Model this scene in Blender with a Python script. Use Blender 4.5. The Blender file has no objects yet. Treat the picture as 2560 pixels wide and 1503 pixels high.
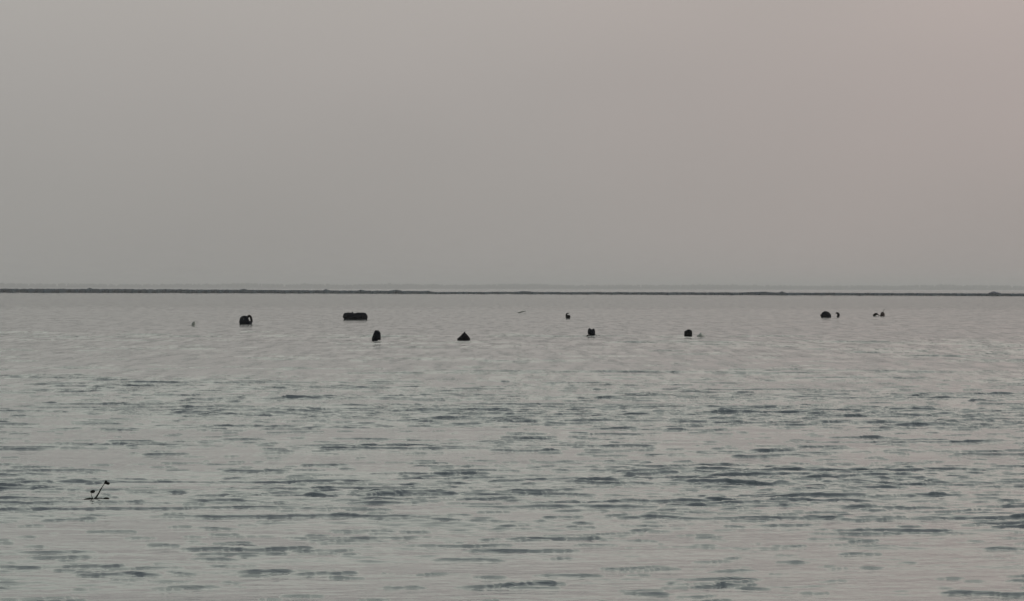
import bpy, bmesh, math, random
import numpy as np
from mathutils import Vector, Matrix, noise

random.seed(7)
S = bpy.context.scene
R = math.radians

# ------------------------------------------------------------------ camera
CAM_H = 1.8
FPX = 11000.0                      # focal length in photograph pixels (2560 wide)
cam_data = bpy.data.cameras.new("camera")
cam_data.sensor_width = 36.0
cam_data.lens = 36.0 * FPX / 2560.0
cam_data.clip_start = 0.1
cam_data.clip_end = 60000.0
cam = bpy.data.objects.new("camera", cam_data)
S.collection.objects.link(cam)
ROT = Matrix.Rotation(R(90) - 30.0 / FPX, 3, 'X') @ Matrix.Rotation(R(0.112), 3, 'Z')
M4 = ROT.to_4x4(); M4.translation = Vector((0, 0, CAM_H))
cam.matrix_world = M4
S.camera = cam
S.render.resolution_x = 1024; S.render.resolution_y = 601

# ------------------------------------------------------------------ world
SUN_EL, SUN_AZ = 26.0, 75.0        # azimuth to the right of the view direction (+Y)
sun_dir = Vector((math.sin(R(SUN_AZ)) * math.cos(R(SUN_EL)),
                  math.cos(R(SUN_AZ)) * math.cos(R(SUN_EL)), math.sin(R(SUN_EL))))

class NT:
    """tiny node helper"""
    def __init__(s, tree): s.t = tree; s.n = tree.nodes; s.l = tree.links
    def node(s, kind, **kw):
        n = s.n.new(kind)
        for k, v in kw.items(): setattr(n, k, v)
        return n
    def put(s, sock, v):
        if v is None: return
        if isinstance(v, bpy.types.NodeSocket): s.l.new(v, sock)
        else: sock.default_value = v
    def math(s, op, a, b=None, c=None, clamp=False):
        n = s.node('ShaderNodeMath', operation=op, use_clamp=clamp)
        s.put(n.inputs[0], a); s.put(n.inputs[1], b); s.put(n.inputs[2], c)
        return n.outputs[0]
    def vmath(s, op, a, b=None):
        n = s.node('ShaderNodeVectorMath', operation=op)
        s.put(n.inputs[0], a); s.put(n.inputs[1], b)
        return n
    def mix(s, f, a, b, blend='MIX'):
        n = s.node('ShaderNodeMix', data_type='RGBA', blend_type=blend)
        s.put(n.inputs[0], f); s.put(n.inputs[6], a); s.put(n.inputs[7], b)
        return n.outputs[2]
    def ramp(s, f, stops, interp='LINEAR'):
        n = s.node('ShaderNodeValToRGB'); n.color_ramp.interpolation = interp
        e = n.color_ramp.elements
        while len(e) < len(stops): e.new(0.5)
        for i, (p, c) in enumerate(stops):
            e[i].position = p
            e[i].color = (c, c, c, 1) if isinstance(c, (int, float)) else (*c, 1)
        s.put(n.inputs[0], f)
        return n.outputs[0]
    def noise(s, vec, scale, detail=2, rough=0.5, dist=0.0):
        n = s.node('ShaderNodeTexNoise'); s.put(n.inputs['Vector'], vec)
        n.inputs['Scale'].default_value = scale; n.inputs['Detail'].default_value = detail
        n.inputs['Roughness'].default_value = rough; n.inputs['Distortion'].default_value = dist
        return n.outputs['Fac']
    def mapping(s, vec, scale=(1, 1, 1), rot=(0, 0, 0)):
        n = s.node('ShaderNodeMapping'); s.put(n.inputs['Vector'], vec)
        n.inputs['Scale'].default_value = scale; n.inputs['Rotation'].default_value = rot
        return n.outputs[0]

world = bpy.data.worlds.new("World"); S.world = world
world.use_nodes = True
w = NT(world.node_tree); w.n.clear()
w_out = w.node('ShaderNodeOutputWorld')
sky = w.node('ShaderNodeTexSky', sky_type='NISHITA', sun_disc=False,
             sun_elevation=R(SUN_EL), sun_rotation=R(SUN_AZ))
sky.dust_density = 6.0; sky.air_density = 1.0
bg_clear = w.node('ShaderNodeBackground'); bg_clear.inputs['Strength'].default_value = 0.05
w.l.new(sky.outputs[0], bg_clear.inputs['Color'])
tc = w.node('ShaderNodeTexCoord')
dirv = w.vmath('NORMALIZE', tc.outputs['Generated']).outputs[0]
sep = w.node('ShaderNodeSeparateXYZ'); w.l.new(dirv, sep.inputs[0])
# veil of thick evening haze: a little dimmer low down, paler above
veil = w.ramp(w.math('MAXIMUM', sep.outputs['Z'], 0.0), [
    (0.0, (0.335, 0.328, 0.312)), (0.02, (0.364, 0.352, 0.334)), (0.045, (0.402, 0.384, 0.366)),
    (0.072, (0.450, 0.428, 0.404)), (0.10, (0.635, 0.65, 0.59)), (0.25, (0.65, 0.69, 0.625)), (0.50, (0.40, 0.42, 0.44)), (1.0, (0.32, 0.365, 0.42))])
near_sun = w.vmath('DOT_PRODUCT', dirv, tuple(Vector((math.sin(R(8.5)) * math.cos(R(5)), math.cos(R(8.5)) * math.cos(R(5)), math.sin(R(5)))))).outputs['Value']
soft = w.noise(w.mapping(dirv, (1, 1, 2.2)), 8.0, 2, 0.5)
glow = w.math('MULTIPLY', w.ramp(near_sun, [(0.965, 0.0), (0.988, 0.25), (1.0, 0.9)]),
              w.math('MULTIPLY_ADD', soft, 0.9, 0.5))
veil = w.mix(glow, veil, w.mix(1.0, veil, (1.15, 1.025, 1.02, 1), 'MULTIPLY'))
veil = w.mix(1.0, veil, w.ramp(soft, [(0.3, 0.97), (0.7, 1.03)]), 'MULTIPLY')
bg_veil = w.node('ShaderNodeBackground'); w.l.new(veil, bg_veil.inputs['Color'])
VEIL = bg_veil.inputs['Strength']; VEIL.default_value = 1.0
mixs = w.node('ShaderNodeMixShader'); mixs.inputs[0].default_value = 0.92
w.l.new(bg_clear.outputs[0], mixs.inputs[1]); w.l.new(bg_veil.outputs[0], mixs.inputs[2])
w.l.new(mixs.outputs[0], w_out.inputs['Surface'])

# ------------------------------------------------------------------ sun
sl = bpy.data.lights.new("sun", 'SUN'); sl.energy = 0.8; sl.angle = R(40); sl.color = (1.0, 0.9, 0.82)
so = bpy.data.objects.new("sun", sl); S.collection.objects.link(so)
so.rotation_euler = (-sun_dir).to_track_quat('-Z', 'Y').to_euler()

S.view_settings.view_transform = 'Standard'
S.view_settings.look = 'None'
S.view_settings.exposure = 0.0
S.view_settings.gamma = 1.0
S.render.engine = 'CYCLES'

# ------------------------------------------------------------------ helpers
def at(px, py, z=0.0):
    """where the ray through a photograph pixel meets height z"""
    d = ROT @ Vector(((px - 1280) / FPX, -(py - 751.5) / FPX, -1))
    t = (z - CAM_H) / d.z
    return Vector((d.x * t, d.y * t, z))

def material(name, base, rough=0.6, spec=0.3, vary=0.25, scale=6.0, bump=0.0):
    m = bpy.data.materials.new(name); m.use_nodes = True
    k = NT(m.node_tree); b = k.n['Principled BSDF']
    oc = k.node('ShaderNodeTexCoord').outputs['Object']
    nz = k.noise(oc, scale, 4, 0.6)
    lo = tuple(c * (1 - vary) for c in base); hi = tuple(c * (1 + vary) for c in base)
    k.l.new(k.ramp(nz, [(0.3, lo), (0.7, hi)]), b.inputs['Base Color'])
    b.inputs['Roughness'].default_value = rough
    b.inputs['Specular IOR Level'].default_value = spec
    if bump:
        bn = k.node('ShaderNodeBump'); bn.inputs['Strength'].default_value = bump
        bn.inputs['Distance'].default_value = 0.02
        k.l.new(k.noise(oc, scale * 3, 3), bn.inputs['Height']); k.l.new(bn.outputs[0], b.inputs['Normal'])
    return m

def link(name, me, mat, parent=None, loc=None):
    o = bpy.data.objects.new(name, me); S.collection.objects.link(o)
    if mat: me.materials.append(mat)
    if parent: o.parent = parent
    if loc is not None: o.location = loc
    return o

def tag(o, label=None, cat=None, group=None, kind=None):
    if label: o['label'] = label
    if cat: o['category'] = cat
    if group: o['group'] = group
    if kind: o['kind'] = kind
    return o

def empty(name, loc):
    o = bpy.data.objects.new(name, None); S.collection.objects.link(o); o.location = loc
    o.empty_display_size = 0.2
    return o

def np_mesh(name, verts, quads, smooth=True):
    me = bpy.data.meshes.new(name)
    nv, nf = len(verts), len(quads)
    me.vertices.add(nv); me.vertices.foreach_set('co', verts.astype(np.float32).ravel())
    me.loops.add(nf * 4); me.loops.foreach_set('vertex_index', quads.astype(np.int32).ravel())
    me.polygons.add(nf)
    me.polygons.foreach_set('loop_start', np.arange(0, nf * 4, 4, dtype=np.int32))
    me.update(calc_edges=True)
    if smooth: me.polygons.foreach_set('use_smooth', np.ones(nf, dtype=bool))
    return me

# ------------------------------------------------------------------ water
def wave_list(seed, n, lmin, lmax, spread, slope):
    rg = np.random.RandomState(seed); out = []
    for i in range(n):
        lam = lmin * (lmax / lmin) ** ((i + rg.rand()) / n)
        th = math.pi / 2 + 0.12 + rg.randn() * spread
        k = 2 * math.pi / lam
        out.append((lam, k * math.cos(th), k * math.sin(th), rg.rand() * 6.283, slope / k))
    return out

WAVES = (wave_list(1, 28, 0.12, 0.40, 0.75, 0.016) +
         wave_list(2, 18, 0.45, 2.2, 0.40, 0.009) +
         wave_list(3, 8, 3.0, 9.0, 0.5, 0.004))
RIDGES = [(wave_list(21, 30, 0.12, 0.26, 0.45, 1.0), 1.12, 0.0110, 0.008, 0.32),
          (wave_list(22, 28, 0.24, 0.46, 0.28, 1.0), 1.48, 0.0400, 0.012, 0.34),
          (wave_list(24, 24, 0.46, 0.85, 0.20, 1.0), 1.66, 0.0720, 0.0155, 0.38),
          (wave_list(23, 18, 0.90, 1.90, 0.15, 1.0), 1.76, 0.0900, 0.0190, 0.40)]
WIGGLE = wave_list(31, 10, 0.12, 0.9, 1.5, 1.0)
PATCH = []
_rg = np.random.RandomState(11)
for i in range(22):
    lam = 1.5 * (28.0 / 1.5) ** (i / 21.0)
    th = _rg.rand() * 6.283
    PATCH.append((6.283 / lam * math.cos(th) * 0.5, 6.283 / lam * math.sin(th) * 0.8, _rg.rand() * 6.283, (lam / 28.0) ** 0.25))

def water_height(x, y, cell):
    g = np.zeros_like(x); tot = 0
    for kx, ky, ph, a in PATCH:
        g += a * np.sin(kx * x + ky * y + ph); tot += a * a
    g /= math.sqrt(tot / 2)                        # about unit variance
    e = 1.0 / (1.0 + np.exp(-(g - 0.25) * 2.6))
    e = 0.22 + 1.25 * e
    h = np.zeros_like(x)
    for i, (lam, kx, ky, ph, a) in enumerate(WAVES):
        f = np.clip((lam / cell - 2.2) / 2.5, 0, 1)
        if not f.any(): continue
        ee = e if lam < 2.2 else 1.0
        h += (a * f) * ee * np.sin(kx * x + ky * y + ph)
    yw = y
    if cell.min() < 0.2:
        yw = y.copy()                              # crests are never ruler-straight
        for lam, kx, ky, ph, a in WIGGLE: yw += 0.060 * lam * np.sin(ky * x + 0.4 * kx * y + ph)
    for lst, thr, amp, cap, pg in RIDGES:                   # short steep wavelets standing out of the calm
        f = float(np.clip((lst[0][0] / cell.min() - 2.0) / 2.5, 0, 1))
        if f <= 0: continue
        s_ = np.zeros_like(x)
        for lam, kx, ky, ph, a in lst: s_ += np.sin(kx * x + ky * yw + ph)
        s_ /= math.sqrt(len(lst) / 2)
        t_ = np.maximum(s_ - thr - 0.35 * np.clip((y - 42) / 60, 0, 1) + pg * g, 0)   # rarer out in the open
        q_ = np.clip((y - 80) / 120, 0, 1)             # a little livelier further out
        h += f * cap * (1 + 0.8 * q_) * np.tanh(amp / cap * t_ ** 1.15)
    return h

def build_water():
    rr = [0.6]
    while rr[-1] < 23: rr.append(rr[-1] * 1.03)
    while rr[-1] < 85: rr.append(rr[-1] + (0.042 if rr[-1] < 58 else 0.055))
    while rr[-1] < 420: rr.append(rr[-1] * (1.0011 if rr[-1] < 170 else 1.0025))
    while rr[-1] < 30000: rr.append(rr[-1] * 1.03)
    r = np.array(rr)
    dr = np.gradient(r)
    dense = np.linspace(-8.5, 8.5, 1150)
    step = dense[1] - dense[0]
    side = [8.5]; s = step
    while side[-1] < 180:
        s *= 1.25; s = min(s, 6); side.append(side[-1] + s)
    side[-1] = 180.0
    side = np.array(side[1:])
    ang = np.radians(np.concatenate([-side[::-1][1:], dense, side]))    # closes the circle at 180
    dang = np.gradient(ang)
    na, nr = len(ang), len(r)
    verts = np.zeros((nr, na, 3), dtype=np.float64)
    sa, ca = np.sin(ang), np.cos(ang)
    for i0 in range(0, nr, 100):
        i1 = min(nr, i0 + 100)
        X = (r[i0:i1, None] * sa[None]).astype(np.float32); Y = (r[i0:i1, None] * ca[None]).astype(np.float32)
        cell = np.maximum(np.broadcast_to(dr[i0:i1, None], X.shape), r[i0:i1, None] * dang[None]).astype(np.float32)
        verts[i0:i1, :, 0] = X; verts[i0:i1, :, 1] = Y
        verts[i0:i1, :, 2] = water_height(X, Y, cell)
    v = verts.reshape(-1, 3)
    v = np.vstack([v, [[0, 0, 0]]])
    i, j = np.meshgrid(np.arange(nr - 1), np.arange(na), indexing='ij')
    j2 = (j + 1) % na
    q = np.stack([i * na + j, i * na + j2, (i + 1) * na + j2, (i + 1) * na + j], -1).reshape(-1, 4)
    q = q[:, ::-1]
    me = np_mesh("water", v[:-1], q)
    return me

wm = bpy.data.materials.new("silty_water"); wm.use_nodes = True
k = NT(wm.node_tree); b = k.n['Principled BSDF']
pos = k.node('ShaderNodeNewGeometry').outputs['Position']
silt = k.noise(k.mapping(pos, (0.05, 0.02, 0.05)), 1.0, 3)
k.l.new(k.ramp(silt, [(0.3, (0.020, 0.038, 0.044)), (0.7, (0.030, 0.049, 0.050))]), b.inputs['Base Color'])
b.inputs['IOR'].default_value = 1.333
b.inputs['Roughness'].default_value = 0.06
# fine ripples, ruffled by wind patches; rougher belt in front of the far bank
n1 = k.noise(k.mapping(pos, (3.2, 5.0, 3.0), (0, 0, 0.15)), 1.0, 3, 0.55)
n2 = k.noise(k.mapping(pos, (12.0, 17.0, 9.0), (0, 0, -0.2)), 1.0, 2, 0.5)
hh = k.math('ADD', k.math('MULTIPLY', n1, 0.020), k.math('MULTIPLY', n2, 0.004))
sp = k.node('ShaderNodeSeparateXYZ'); k.l.new(pos, sp.inputs[0])
warp = k.math('MULTIPLY_ADD', k.noise(k.mapping(pos, (0.012, 0.012, 0)), 1.0, 3), 60.0, sp.outputs['Y'])
belt = k.node('ShaderNodeMapRange'); k.put(belt.inputs['Value'], warp)
belt.inputs['From Min'].default_value = 385; belt.inputs['From Max'].default_value = 450
belt.inputs['To Min'].default_value = 0.75; belt.inputs['To Max'].default_value = 1.9
patch = k.math('MULTIPLY_ADD', k.noise(k.mapping(pos, (0.10, 0.10, 0)), 1.0, 3), 1.0, 0.0)
mott = k.ramp(k.noise(k.mapping(pos, (2.2, 0.13, 0)), 1.0, 5, 0.75), [(0.48, 0.0), (0.70, 1.0)])
far = k.node('ShaderNodeMapRange'); k.put(far.inputs['Value'], sp.outputs['Y'])
far.inputs['From Min'].default_value = 40; far.inputs['From Max'].default_value = 160
far.inputs['To Min'].default_value = 0.4; far.inputs['To Max'].default_value = 18.0
patch = k.math('ADD', k.math('MULTIPLY', mott, far.outputs[0]), patch)
bn = k.node('ShaderNodeBump'); bn.inputs['Strength'].default_value = 1.0
bn.inputs['Distance'].default_value = 1.0
k.l.new(k.math('MULTIPLY', k.math('MULTIPLY', hh, patch), belt.outputs[0]), bn.inputs['Height'])
k.l.new(bn.outputs[0], b.inputs['Normal'])
water = link("water", build_water(), wm); tag(water, kind='structure')

# ------------------------------------------------------------------ far low bank (mud bank with weed)
bank_m = material("wet_weedy_mud", (0.009, 0.027, 0.040), 0.85, 0.15, 0.3, 0.15)
def build_bank():
    # (photo x, water edge y, top y)
    key = [(-900, 728, 716), (-300, 730.5, 720.5), (0, 732, 721.8), (300, 732.5, 722.8), (640, 733.3, 724.8), (860, 734, 726.5), (1060, 735, 728),
           (1085, 735, 730), (1280, 735.5, 730), (1600, 736.8, 730.8), (1920, 738, 731.6), (2200, 739, 732.8),
           (2560, 740.5, 734), (3000, 743, 735.5), (3500, 746, 737)]
    xs = np.linspace(-900, 3500, 1500)
    eb = np.interp(xs, [a[0] for a in key], [a[1] for a in key])
    et = np.interp(xs, [a[0] for a in key], [a[2] for a in key])
    rows = []
    prof = [(0, -0.6), (0, 0.0), (1, .55), (4, .85), (9, 1.0), (16, 1.0), (24, .8), (34, 0.3), (40, -0.6)]
    bumps = [(225, 6, .35), (610, 7, .3), (815, 5, .5), (903, 7, .3), (990, 12, .35), (1070, 6, .25), (1310, 20, .2), (1900, 30, .2), (1955, 5, .4)]
    rg = random.Random(3)
    for x_, yb, yt in zip(xs, eb, et):
        e = 0.6 * noise.noise(Vector((x_ * 0.013, 0, 4))) + 0.9 * noise.noise(Vector((x_ * 0.05, 0, 9))) 
        p = at(x_, yb + 0.9 * e)
        base = at(x_, yb)
        dist = base.length
        hgt = CAM_H - (yt - (719 + 5 * x_ / 2560)) / FPX * dist
        hgt = max(0.2, hgt)
        hgt *= 1 + 0.10 * noise.noise(Vector((x_ * 0.03, 3, 0))) + 0.10 * noise.noise(Vector((x_ * 0.11, 7, 0)))
        for bx, bw, bh in bumps: hgt += bh * math.exp(-((x_ - bx) / bw) ** 2)
        d = p.normalized()
        row = []
        for (o_, f_) in prof:
            q = p + d * (o_ + (1.2 * noise.noise(Vector((x_ * 0.08, o_, 1))) if o_ > 0 else 0))
            row.append((q.x, q.y, (f_ * hgt * (1 + 0.08 * noise.noise(Vector((x_ * 0.2, o_, 2))))) if f_ > 0 else f_))
        rows.append(row)
    v = np.array(rows); n, m = v.shape[:2]
    i, j = np.meshgrid(np.arange(n - 1), np.arange(m - 1), indexing='ij')
    q = np.stack([i * m + j, (i + 1) * m + j, (i + 1) * m + j + 1, i * m + j + 1], -1).reshape(-1, 4)
    return np_mesh("far_bank", v.reshape(-1, 3), q, False)
tag(link("far_bank", build_bank(), bank_m), kind='structure')

# ------------------------------------------------------------------ leafy clumps
def leaf_clump(bm, c, rx, ry, rz, n, size, rg):
    for _ in range(n):
        u = Vector((rg.gauss(0, 1), rg.gauss(0, 1), rg.gauss(0, 1))).normalized() * (rg.random() ** 0.4)
        p = Vector((c[0] + u.x * rx, c[1] + u.y * ry, max(0.02, c[2] + u.z * rz)))
        a = Vector((rg.gauss(0, 1), rg.gauss(0, 1), rg.gauss(0, 1))).normalized()
        b_ = a.orthogonal().normalized()
        s = size * rg.uniform(.6, 1.4)
        vs = [bm.verts.new(p + a * s), bm.verts.new(p + b_ * s * .6), bm.verts.new(p - a * s), bm.verts.new(p - b_ * s * .6)]
        bm.faces.new(vs)

# bush on the bank at the right
def build_bush():
    root_p = at(2484, 740.5); root_p += root_p.normalized() * 6
    root_p.z = 0.7
    t = empty("bush", root_p)
    tag(t, "dark rounded bush standing up above the low far bank near the right edge", "bush")
    rg = random.Random(5)
    bm = bmesh.new()
    for (cx, cz, rx, rz) in [(-.3, .10, .9, .35), (.1, .24, .7, .38), (.8, .1, .8, .3), (1.4, .0, .6, .22), (-1.0, .0, .5, .22)]:
        bmesh.ops.create_icosphere(bm, subdivisions=2, radius=1.0, matrix=Matrix.Translation((cx, 0, cz)) @ Matrix.Diagonal((rx * .85, .7, rz * .85, 1)))
        leaf_clump(bm, (cx, 0, cz), rx, .8, rz, 240, .09, rg)
    me = bpy.data.meshes.new("crown"); bm.to_mesh(me); bm.free()
    link("crown", me, material("bush_leaves", (0.12, 0.13, 0.17), 0.8, 0.2, 0.4, 2.0), t)
    bm = bmesh.new()
    for a in (-.5, .1, .7):
        bmesh.ops.create_cone(bm, segments=8, radius1=.07, radius2=.03, depth=.7, cap_ends=True,
                              matrix=Matrix.Translation((a * .6, 0, -.1)) @ Matrix.Rotation(a * .5, 4, 'Y'))
    me = bpy.data.meshes.new("trunk"); bm.to_mesh(me); bm.free()
    link("trunk", me, material("bush_bark", (0.04, 0.035, 0.03), 0.9, 0.1), t)
build_bush()

# far-off wood on the horizon
def build_wood():
    rg = random.Random(12); bm = bmesh.new()
    D = 13500.0
    x = -2300.0
    while x < 2300:
        big = 0.5 + 0.5 * noise.noise(Vector((x * 0.006, 1.5, 0))) + 0.35 * noise.noise(Vector((x * 0.03, 5.5, 0)))
        h = 11.5 + 5.5 * big + rg.uniform(-1, 1.4)
        if rg.random() < 0.03: h += rg.uniform(2, 4)
        wdt = rg.uniform(5, 11)
        y = D + rg.uniform(-60, 60)
        for kk in range(3):
            ox, oz = rg.uniform(-.5, .5) * wdt, rg.uniform(.35, .8) * h
            rz = min(h - oz, h * .4) if kk else h - oz
            rz = max(rz, 2.0)
            bmesh.ops.create_icosphere(bm, subdivisions=1, radius=1.0,
                matrix=Matrix.Translation((x + ox, y, oz)) @ Matrix.Rotation(rg.random() * 6, 4, 'Z') @ Matrix.Diagonal((wdt * .55, wdt * .55, rz, 1)))
        bmesh.ops.create_cone(bm, segments=6, radius1=.5, radius2=.2, depth=h * .8, cap_ends=False, matrix=Matrix.Translation((x, y, h * .4)))
        leaf_clump(bm, (x, y, h * .62), wdt * .8, wdt * .5, h * .42, 14, 1.1, rg)
        x += wdt * rg.uniform(.45, .8)
    # undergrowth and the low shore below the crowns
    bmesh.ops.create_cube(bm, size=1, matrix=Matrix.Translation((0, D + 60, 3.0)) @ Matrix.Diagonal((4700, 160, 7.0, 1)))
    me = bpy.data.meshes.new("distant_wood"); bm.to_mesh(me); bm.free()
    o = link("distant_wood", me, material("distant_leaves", (0.05, 0.065, 0.06), 0.9, 0.1, 0.4, 0.05))
    tag(o, "long hazy line of far-off trees along the horizon", "wood", kind='stuff')
build_wood()

# ------------------------------------------------------------------ floats
black = material("black_plastic", (0.002, 0.002, 0.003), 0.6, 0.03, 0.4, 7.0, 0.3)
navy = material("dark_navy_plastic", (0.002, 0.003, 0.007), 0.5, 0.04, 0.4, 7.0, 0.3)
violet = material("dark_violet_plastic", (0.003, 0.002, 0.004), 0.6, 0.03, 0.4, 7.0, 0.3)
green = material("blackish_green_plastic", (0.002, 0.003, 0.002), 0.6, 0.03, 0.4, 7.0, 0.3)
brown = material("dark_brown_plastic", (0.040, 0.022, 0.018), 0.5, 0.3, 0.4, 9.0, 0.3)
grey = material("dull_grey_debris", (0.33, 0.34, 0.30), 0.8, 0.15, 0.3, 9.0, 0.3)
rope = material("dark_rope", (0.02, 0.018, 0.016), 0.8, 0.1, 0.3, 40.0, 0.2)
pale = material("pale_plastic", (0.30, 0.31, 0.32), 0.5, 0.3, 0.2, 20.0)  # pale grey for the small round caps on the dark floats

def loft(name, prof, depth, mat, parent, seed=0, power=2.6, seg=28, wob=0.02):
    """closed body along X: prof = (x, zlow, zhigh) per section, rounded in depth"""
    n = len(prof); P = []
    xs = [p[0] for p in prof]
    N = 40
    ts = [0.5 - 0.5 * math.cos(math.pi * i / (N - 1)) for i in range(N)]
    x0, x1 = xs[0], xs[-1]
    bm = bmesh.new(); rings = []
    for t in ts:
        x = x0 + (x1 - x0) * t
        lo = float(np.interp(x, xs, [p[1] for p in prof])); hi = float(np.interp(x, xs, [p[2] for p in prof]))
        zc, hz = (lo + hi) / 2, max((hi - lo) / 2, .002)
        dd = depth * (max(0.0, 1 - abs(2 * t - 1) ** 3.2)) ** .5 * .5 + .004
        ring = []
        for s in range(seg):
            a = 2 * math.pi * s / seg
            c, sn = math.cos(a), math.sin(a)
            yy = dd * math.copysign(abs(c) ** (2 / power), c); zz = hz * math.copysign(abs(sn) ** (2 / power), sn)
            f = 1 + wob * noise.noise(Vector((x * 6, yy * 6 + seed, zz * 6))) * 3
            ring.append(bm.verts.new((x, yy * f, zc + zz * f)))
        rings.append(ring)
    for a, b_ in zip(rings, rings[1:]):
        for s in range(seg):
            bm.faces.new((a[s], a[(s + 1) % seg], b_[(s + 1) % seg], b_[s]))
    bm.faces.new(rings[0][::-1]); bm.faces.new(rings[-1])
    bmesh.ops.recalc_face_normals(bm, faces=bm.faces)
    for f in bm.faces: f.smooth = True
    me = bpy.data.meshes.new(name); bm.to_mesh(me); bm.free()
    return link(name, me, mat, parent)

def tube(name, pts, rad, mat, parent, seg=10):
    """round bar through points; rad is one number or one per point"""
    pts = [Vector(p) for p in pts]
    if not isinstance(rad, (list, tuple)): rad = [rad] * len(pts)
    bm = bmesh.new(); rings = []
    for i, p in enumerate(pts):
        d = (pts[min(i + 1, len(pts) - 1)] - pts[max(i - 1, 0)]).normalized()
        u = d.cross(Vector((0, 1, 0)))
        u = u.normalized() if u.length > .1 else Vector((1, 0, 0))
        v = d.cross(u).normalized()
        rings.append([bm.verts.new(p + (u * math.cos(2 * math.pi * s / seg) + v * math.sin(2 * math.pi * s / seg)) * rad[i]) for s in range(seg)])
    for a, b_ in zip(rings, rings[1:]):
        for s in range(seg): bm.faces.new((a[s], a[(s + 1) % seg], b_[(s + 1) % seg], b_[s]))
    bm.faces.new(rings[0][::-1]); bm.faces.new(rings[-1])
    bmesh.ops.recalc_face_normals(bm, faces=bm.faces)
    for f in bm.faces: f.smooth = True
    me = bpy.data.meshes.new(name); bm.to_mesh(me); bm.free()
    return link(name, me, mat, parent)

def knob(name, c, r, mat, parent, sq=(1, 1, 1)):
    bm = bmesh.new()
    bmesh.ops.create_icosphere(bm, subdivisions=3, radius=r, matrix=Matrix.Translation(c) @ Matrix.Diagonal((*sq, 1)))
    for f in bm.faces: f.smooth = True
    me = bpy.data.meshes.new(name); bm.to_mesh(me); bm.free()
    return link(name, me, mat, parent)

def place(name, px, py, label, cat, group=None):
    p = at(px, py); o = empty(name, p)
    o.rotation_euler.z = -math.atan2(p.x, p.y)
    tag(o, label, cat, group)
    return o, p.length / FPX           # metres per photograph pixel there

G = "black floats scattered across the middle of the water"
def sc(prof, cx, base, s, sink=0.12):
    """profile in photograph pixels -> metres, floating a little sunk"""
    out = []
    for x, ylo, yhi in prof:
        lo = (base - ylo) * s
        out.append(((x - cx) * s, lo if lo > 1.5 * s else lo - sink, (base - yhi) * s))
    return out

# two-lobed dome with a rope loop at its right end
t, s = place("float_buoy", 614, 811, "two-humped black float with a rope loop at one end, leftmost of the big black floats", "float", G)
loft("body", sc([(598, 806, 803), (600, 811, 795), (604, 811, 791), (610, 811, 789), (616, 811, 789.3), (619, 811, 791), (621.5, 811, 798), (624, 811, 802), (627, 811, 804), (630, 811, 806)], 614, 811, s), .5, navy, t, 1)
lp = [((617 + 6 - 6 * math.cos(a) - 614) * s, 0, (811 - (806 - 16 * math.sin(a))) * s) for a in [math.pi * i / 14 for i in range(15)]]
tube("rope_loop", lp, 2.9 * s, rope, t)
knob("cap", ((609 - 614) * s, -.24, .26), .018, pale, t, (1, .5, 1))

# long drum lying on its side
t, s = place("drum_float", 888, 799, "long black drum lying on its side, widest thing afloat", "float", G)
loft("body", sc([(857, 794, 791), (859, 796, 785), (862, 799, 782), (868, 799, 781.5), (874, 799, 782), (888, 799, 783), (893, 799, 781.5), (908, 799, 781.5), (914, 799, 783), (917, 798, 786), (919, 794, 790)], 888, 799, s), .55, navy, t, 2, 2.4)
for hx in (871, 905):
    rr = [((hx - 888) * s, .282 * math.cos(a), .14 + .262 * math.sin(a)) for a in [2 * math.pi * i / 24 for i in range(25)]]
    tube("hoop", [(x + .0, y, z) for x, y, z in rr], .018, black, t)
tube("bung", [((881 - 888) * s, 0, 15 * s), ((881 - 888) * s, 0, 18.8 * s)], [.05, .035], black, t)

# upright can, leaning
t, s = place("can_float", 941, 852, "upright black can float leaning right, narrow at the top, below the long drum", "float", G)
b_ = loft("body", sc([(929.5, 852, 846), (932, 852, 838), (934.5, 852, 832), (937, 851, 827), (941, 851, 827.2), (945, 850, 827.6), (949, 850, 828.5), (951.5, 850, 833), (952, 848, 843)], 941, 852, s), .34, navy, t, 3, 3.2)
tube("handle", [((936.5 - 941) * s, -.03, 22 * s), ((938.5 - 941) * s, -.03, 25 * s), ((946 - 941) * s, -.03, 24.6 * s), ((947 - 941) * s, -.03, 21 * s)], .018, black, t)
knob("cap", ((933.5 - 941) * s, -.13, .095), .022, pale, t, (1, .6, 1))

# cone shaped
t, s = place("cone_float", 1159, 851, "black cone-shaped float with a pointed top and wide base", "float", G)
loft("body", sc([(1143, 851, 847), (1147, 851, 843.5), (1152, 851, 839), (1158, 851, 832.5), (1161.5, 851, 830), (1166, 851, 834), (1171, 851, 840), (1174.5, 851, 845), (1175.5, 849, 847)], 1159, 851, s, .1), .42, violet, t, 4, 2.0)
tube("lifting_eye", [((1160 - 1159) * s, 0, 19 * s), ((1161.3 - 1159) * s, 0, 21.6 * s), ((1163 - 1159) * s, 0, 19 * s)], .010, black, t)

# small float with a hooked handle
t, s = place("float_buoy", 1420, 796, "tiny round black float with a hooked top, alone near the middle", "float", G)
loft("body", sc([(1414, 793, 788), (1416, 796, 786), (1420, 796, 787.5), (1424, 796, 788), (1426, 793, 789.5)], 1420, 796, s, .08), .22, green, t, 5)
tube("handle", [((1415.5 - 1420) * s, 0, 7 * s), ((1416.5 - 1420) * s, 0, 11 * s), ((1419 - 1420) * s, 0, 12.7 * s), ((1423 - 1420) * s, 0, 12.4 * s)], [2.0 * s, 1.6 * s, 1.2 * s, .7 * s], green, t)

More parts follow.
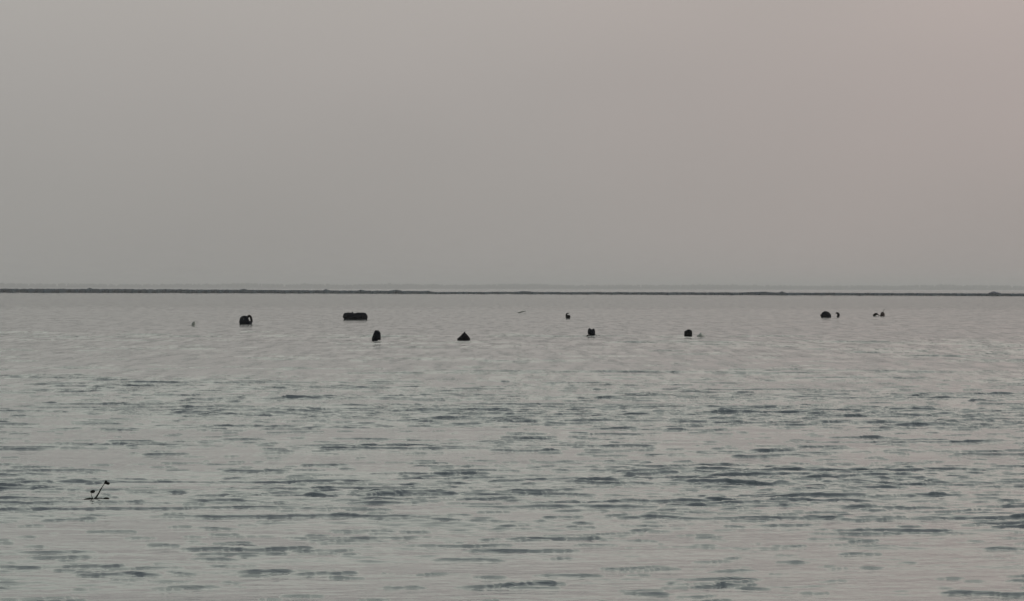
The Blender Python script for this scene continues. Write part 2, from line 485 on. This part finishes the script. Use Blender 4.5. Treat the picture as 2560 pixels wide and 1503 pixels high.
# twin-lobed float
t, s = place("float_buoy", 1479, 839.5, "black float with two upright lobes and a notch between, trailing a short line", "float", G)
loft("body", sc([(1469, 833, 829), (1470.5, 836, 823), (1474, 839, 820), (1478, 839.5, 823.2), (1480, 839.5, 823.5), (1483, 839, 821), (1486, 838, 822), (1488, 834, 828)], 1479, 839.5, s, .08), .36, navy, t, 6)
tube("skirt", [((1478 - 1479) * s, -.1, .03), ((1484 - 1479) * s, -.12, .04), ((1489 - 1479) * s, -.12, .035)], [.05, .04, .012], black, t)
tube("line", [((1474 - 1479) * s, -.2, .03), ((1471 - 1479) * s, -1.0, .03), ((1468 - 1479) * s, -2.6, .03)], [.012, .03, .02], rope, t)

# boxy float
t, s = place("box_float", 1720, 840.5, "boxy black float with rounded corners beside a small grey lump", "float", G)
loft("body", sc([(1710.5, 839, 830), (1712, 840.5, 827.5), (1716, 840.5, 826), (1719, 840.5, 824), (1725, 840.5, 824), (1729, 840.5, 826.5), (1730.5, 839, 830)], 1720, 840.5, s), .38, black, t, 7, 4.0, wob=.008)
rr = [((1720.5 - 1720) * s, .195 * math.cos(a), .065 + .188 * math.sin(a)) for a in [2 * math.pi * i / 24 for i in range(25)]]
tube("strap", rr, .014, rope, t)
o = None
t2, s = place("grey_lump", 1752, 842, "small grey peaked lump floating just right of the boxy black float", "debris")
loft("body", sc([(1742, 842, 839.6), (1746, 842, 837), (1751, 842, 832.6), (1753, 842, 832.8), (1757, 842, 837), (1762, 842, 840), (1764, 842, 841)], 1752, 842, s, .08), .3, grey, t2, 8, 2.0)
tube("stub", [((1752 - 1752) * s, 0, 6 * s), ((1751.5 - 1752) * s, 0, 10 * s)], [.02, .012], grey, t2)

# right-hand pair
t, s = place("float_buoy", 2065, 794, "wide low black dome float, left of the pair on the right", "float", G)
loft("body", sc([(2052, 792, 789), (2053.5, 794, 784.5), (2056, 794, 780.5), (2063, 794, 778), (2068, 794, 778.3), (2073, 794, 781), (2077, 794, 786), (2078, 791, 789)], 2065, 794, s, .1), .45, navy, t, 9)
knob("cap", ((2069.5 - 2065) * s, -.19, .22), .035, pale, t, (1, .5, 1))
tube("rope_loop", [((2054 - 2065) * s, -.1, 8 * s), ((2050.8 - 2065) * s, -.1, 7 * s), ((2052 - 2065) * s, -.1, 3 * s)], .02, rope, t)
t, s = place("crescent_float", 2096, 793, "small black crescent-shaped float just right of the wide low dome", "float", G)
tube("body", [((2090.5 - 2096) * s, 0, 11 * s), ((2094 - 2096) * s, 0, 9.6 * s), ((2096.3 - 2096) * s, 0, 6.5 * s), ((2096 - 2096) * s, 0, 3 * s), ((2093 - 2096) * s, 0, -.2 * s)], [1.6 * s, 2.8 * s, 3.4 * s, 3.4 * s, 2.4 * s], black, t, 16)
tube("rope_loop", [((2090.5 - 2096) * s, 0, 11 * s), ((2089 - 2096) * s, 0, 9 * s), ((2089.3 - 2096) * s, 0, 7 * s)], .012, rope, t)

# far right pair
t, s = place("curved_float", 2189, 790.5, "thin blackish green float arched like an upturned bowl, beside the brown one", "float", G)
loft("body", sc([(2182, 790.5, 788.5), (2184, 790.5, 785), (2188, 789, 782.8), (2192, 787.4, 782.6), (2195, 787.8, 785), (2198, 789, 787.6)], 2189, 790.5, s, .05), .34, green, t, 10)
tube("line", [((2197 - 2189) * s, 0, 2 * s), ((2199.5 - 2189) * s, 0, 1.2 * s), ((2201.5 - 2189) * s, 0, 1.0 * s)], .014, rope, t)
t, s = place("float_buoy", 2206.5, 790.5, "small round brown float carrying a thin bent stick, rightmost afloat", "float", G)
loft("body", sc([(2200.5, 790, 787), (2202, 790.5, 782), (2205, 790.5, 780), (2208, 790.5, 779.8), (2211, 790.5, 782.5), (2212, 789, 786)], 2206.5, 790.5, s, .08), .26, brown, t, 11)
tube("stick", [((2208 - 2206.5) * s, 0, 10 * s), ((2209 - 2206.5) * s, 0, 14 * s), ((2211 - 2206.5) * s, 0, 17 * s), ((2215 - 2206.5) * s, 0, 19 * s)], .016, grey, t)

# faint bits of debris
t, s = place("driftwood", 1305, 783, "thin grey piece of driftwood lying flat beyond the cone-shaped float", "driftwood")
tube("driftwood_stem", [((1294 - 1305) * s, .1, .02), ((1299 - 1305) * s, 0, .05), ((1306 - 1305) * s, 0, .10), ((1315 - 1305) * s, -.1, .15)], [.02, .045, .04, .02], grey, t)
tube("branch_stub", [((1306 - 1305) * s, 0, .1), ((1308 - 1305) * s, .1, .17)], [.03, .015], grey, t)
t, s = place("grey_lump", 484, 814, "faint small grey lump afloat left of the two-humped float", "debris")
loft("body", sc([(479, 813, 810), (481, 814, 806), (484, 814, 803.5), (486.5, 813, 803), (488, 812, 807)], 484, 814, s, .06), .2, grey, t, 13)

# twig standing in the near water
t, s = place("broken_twig", 238, 1252, "dark broken twig leaning out of the near water with black leaf scraps", "twig")
twig = material("wet_twig", (0.030, 0.034, 0.030), 0.6, 0.25, 0.4, 30.0, 0.3)
leafm = material("black_dead_leaf", (0.006, 0.006, 0.005), 0.7, 0.15, 0.3, 30.0)
def q(x, y, d=0): return ((x - 238) * s, d, (1252 - y) * s)
tube("stem", [q(231.5, 1254, -.03), q(236, 1249), q(242, 1241), q(247, 1233), q(251, 1225), q(255, 1218.5), q(259, 1212), q(262, 1209)], [2.2 * s, 2.8 * s, 2.2 * s, 1.7 * s, 1.9 * s, 1.0 * s, .8 * s, .8 * s], twig, t)
tube("side_shoot", [q(233, 1249.5), q(230, 1243), q(228.5, 1238), q(229, 1232)], [2.0 * s, 1.1 * s, .5 * s, .5 * s], twig, t)
tube("side_shoot", [q(234, 1248.5), q(225, 1246.5, .01), q(214, 1249, .02), q(206, 1251.5, .02)], [2 * s, 2.4 * s, 2.4 * s, 1.0 * s], twig, t)
tube("side_shoot", [q(238, 1247), q(250, 1246, .01), q(260, 1247.5, .01)], [1.6 * s, 1.2 * s, 1.0 * s], twig, t)
def leaf(x, y, w_, h_, tilt):
    bm = bmesh.new()
    bmesh.ops.create_icosphere(bm, subdivisions=3, radius=1.0, matrix=Matrix.Translation(q(x, y)) @ Matrix.Rotation(tilt, 4, 'Y') @ Matrix.Diagonal((w_ * s, w_ * s * .5, h_ * s, 1)))
    for v in bm.verts: v.co += Vector(noise.noise_vector(v.co * 60)) * s * 1.1
    for f in bm.faces: f.smooth = True
    me = bpy.data.meshes.new("leaf"); bm.to_mesh(me); bm.free(); link("leaf", me, leafm, t)
leaf(267, 1208.5, 7.5, 3.6, .15); leaf(265, 1204.5, 3.5, 3.5, 0)
leaf(231.5, 1229.3, 6.5, 3.9, -.25)
leaf(266, 1247, 7.5, 3.2, .05)

# ------------------------------------------------------------------ haze
bm = bmesh.new()
bmesh.ops.create_cube(bm, size=1, matrix=Matrix.Translation((0, 3000, 12.0)) @ Matrix.Diagonal((64000, 66000, 27.0, 1)))
me = bpy.data.meshes.new("haze"); bm.to_mesh(me); bm.free()
hm = bpy.data.materials.new("evening_haze"); hm.use_nodes = True
k = NT(hm.node_tree); k.n.clear()
ho = k.node('ShaderNodeOutputMaterial'); pv = k.node('ShaderNodeVolumePrincipled')
pv.inputs['Color'].default_value = (0.97, 0.945, 0.915, 1)
pv.inputs['Density'].default_value = 0.000135
pv.inputs['Anisotropy'].default_value = 0.2
k.l.new(pv.outputs[0], ho.inputs['Volume'])
tag(link("haze", me, hm), "thin grey evening haze over the whole stretch of water", "haze", kind='stuff')
S.cycles.volume_bounces = 1
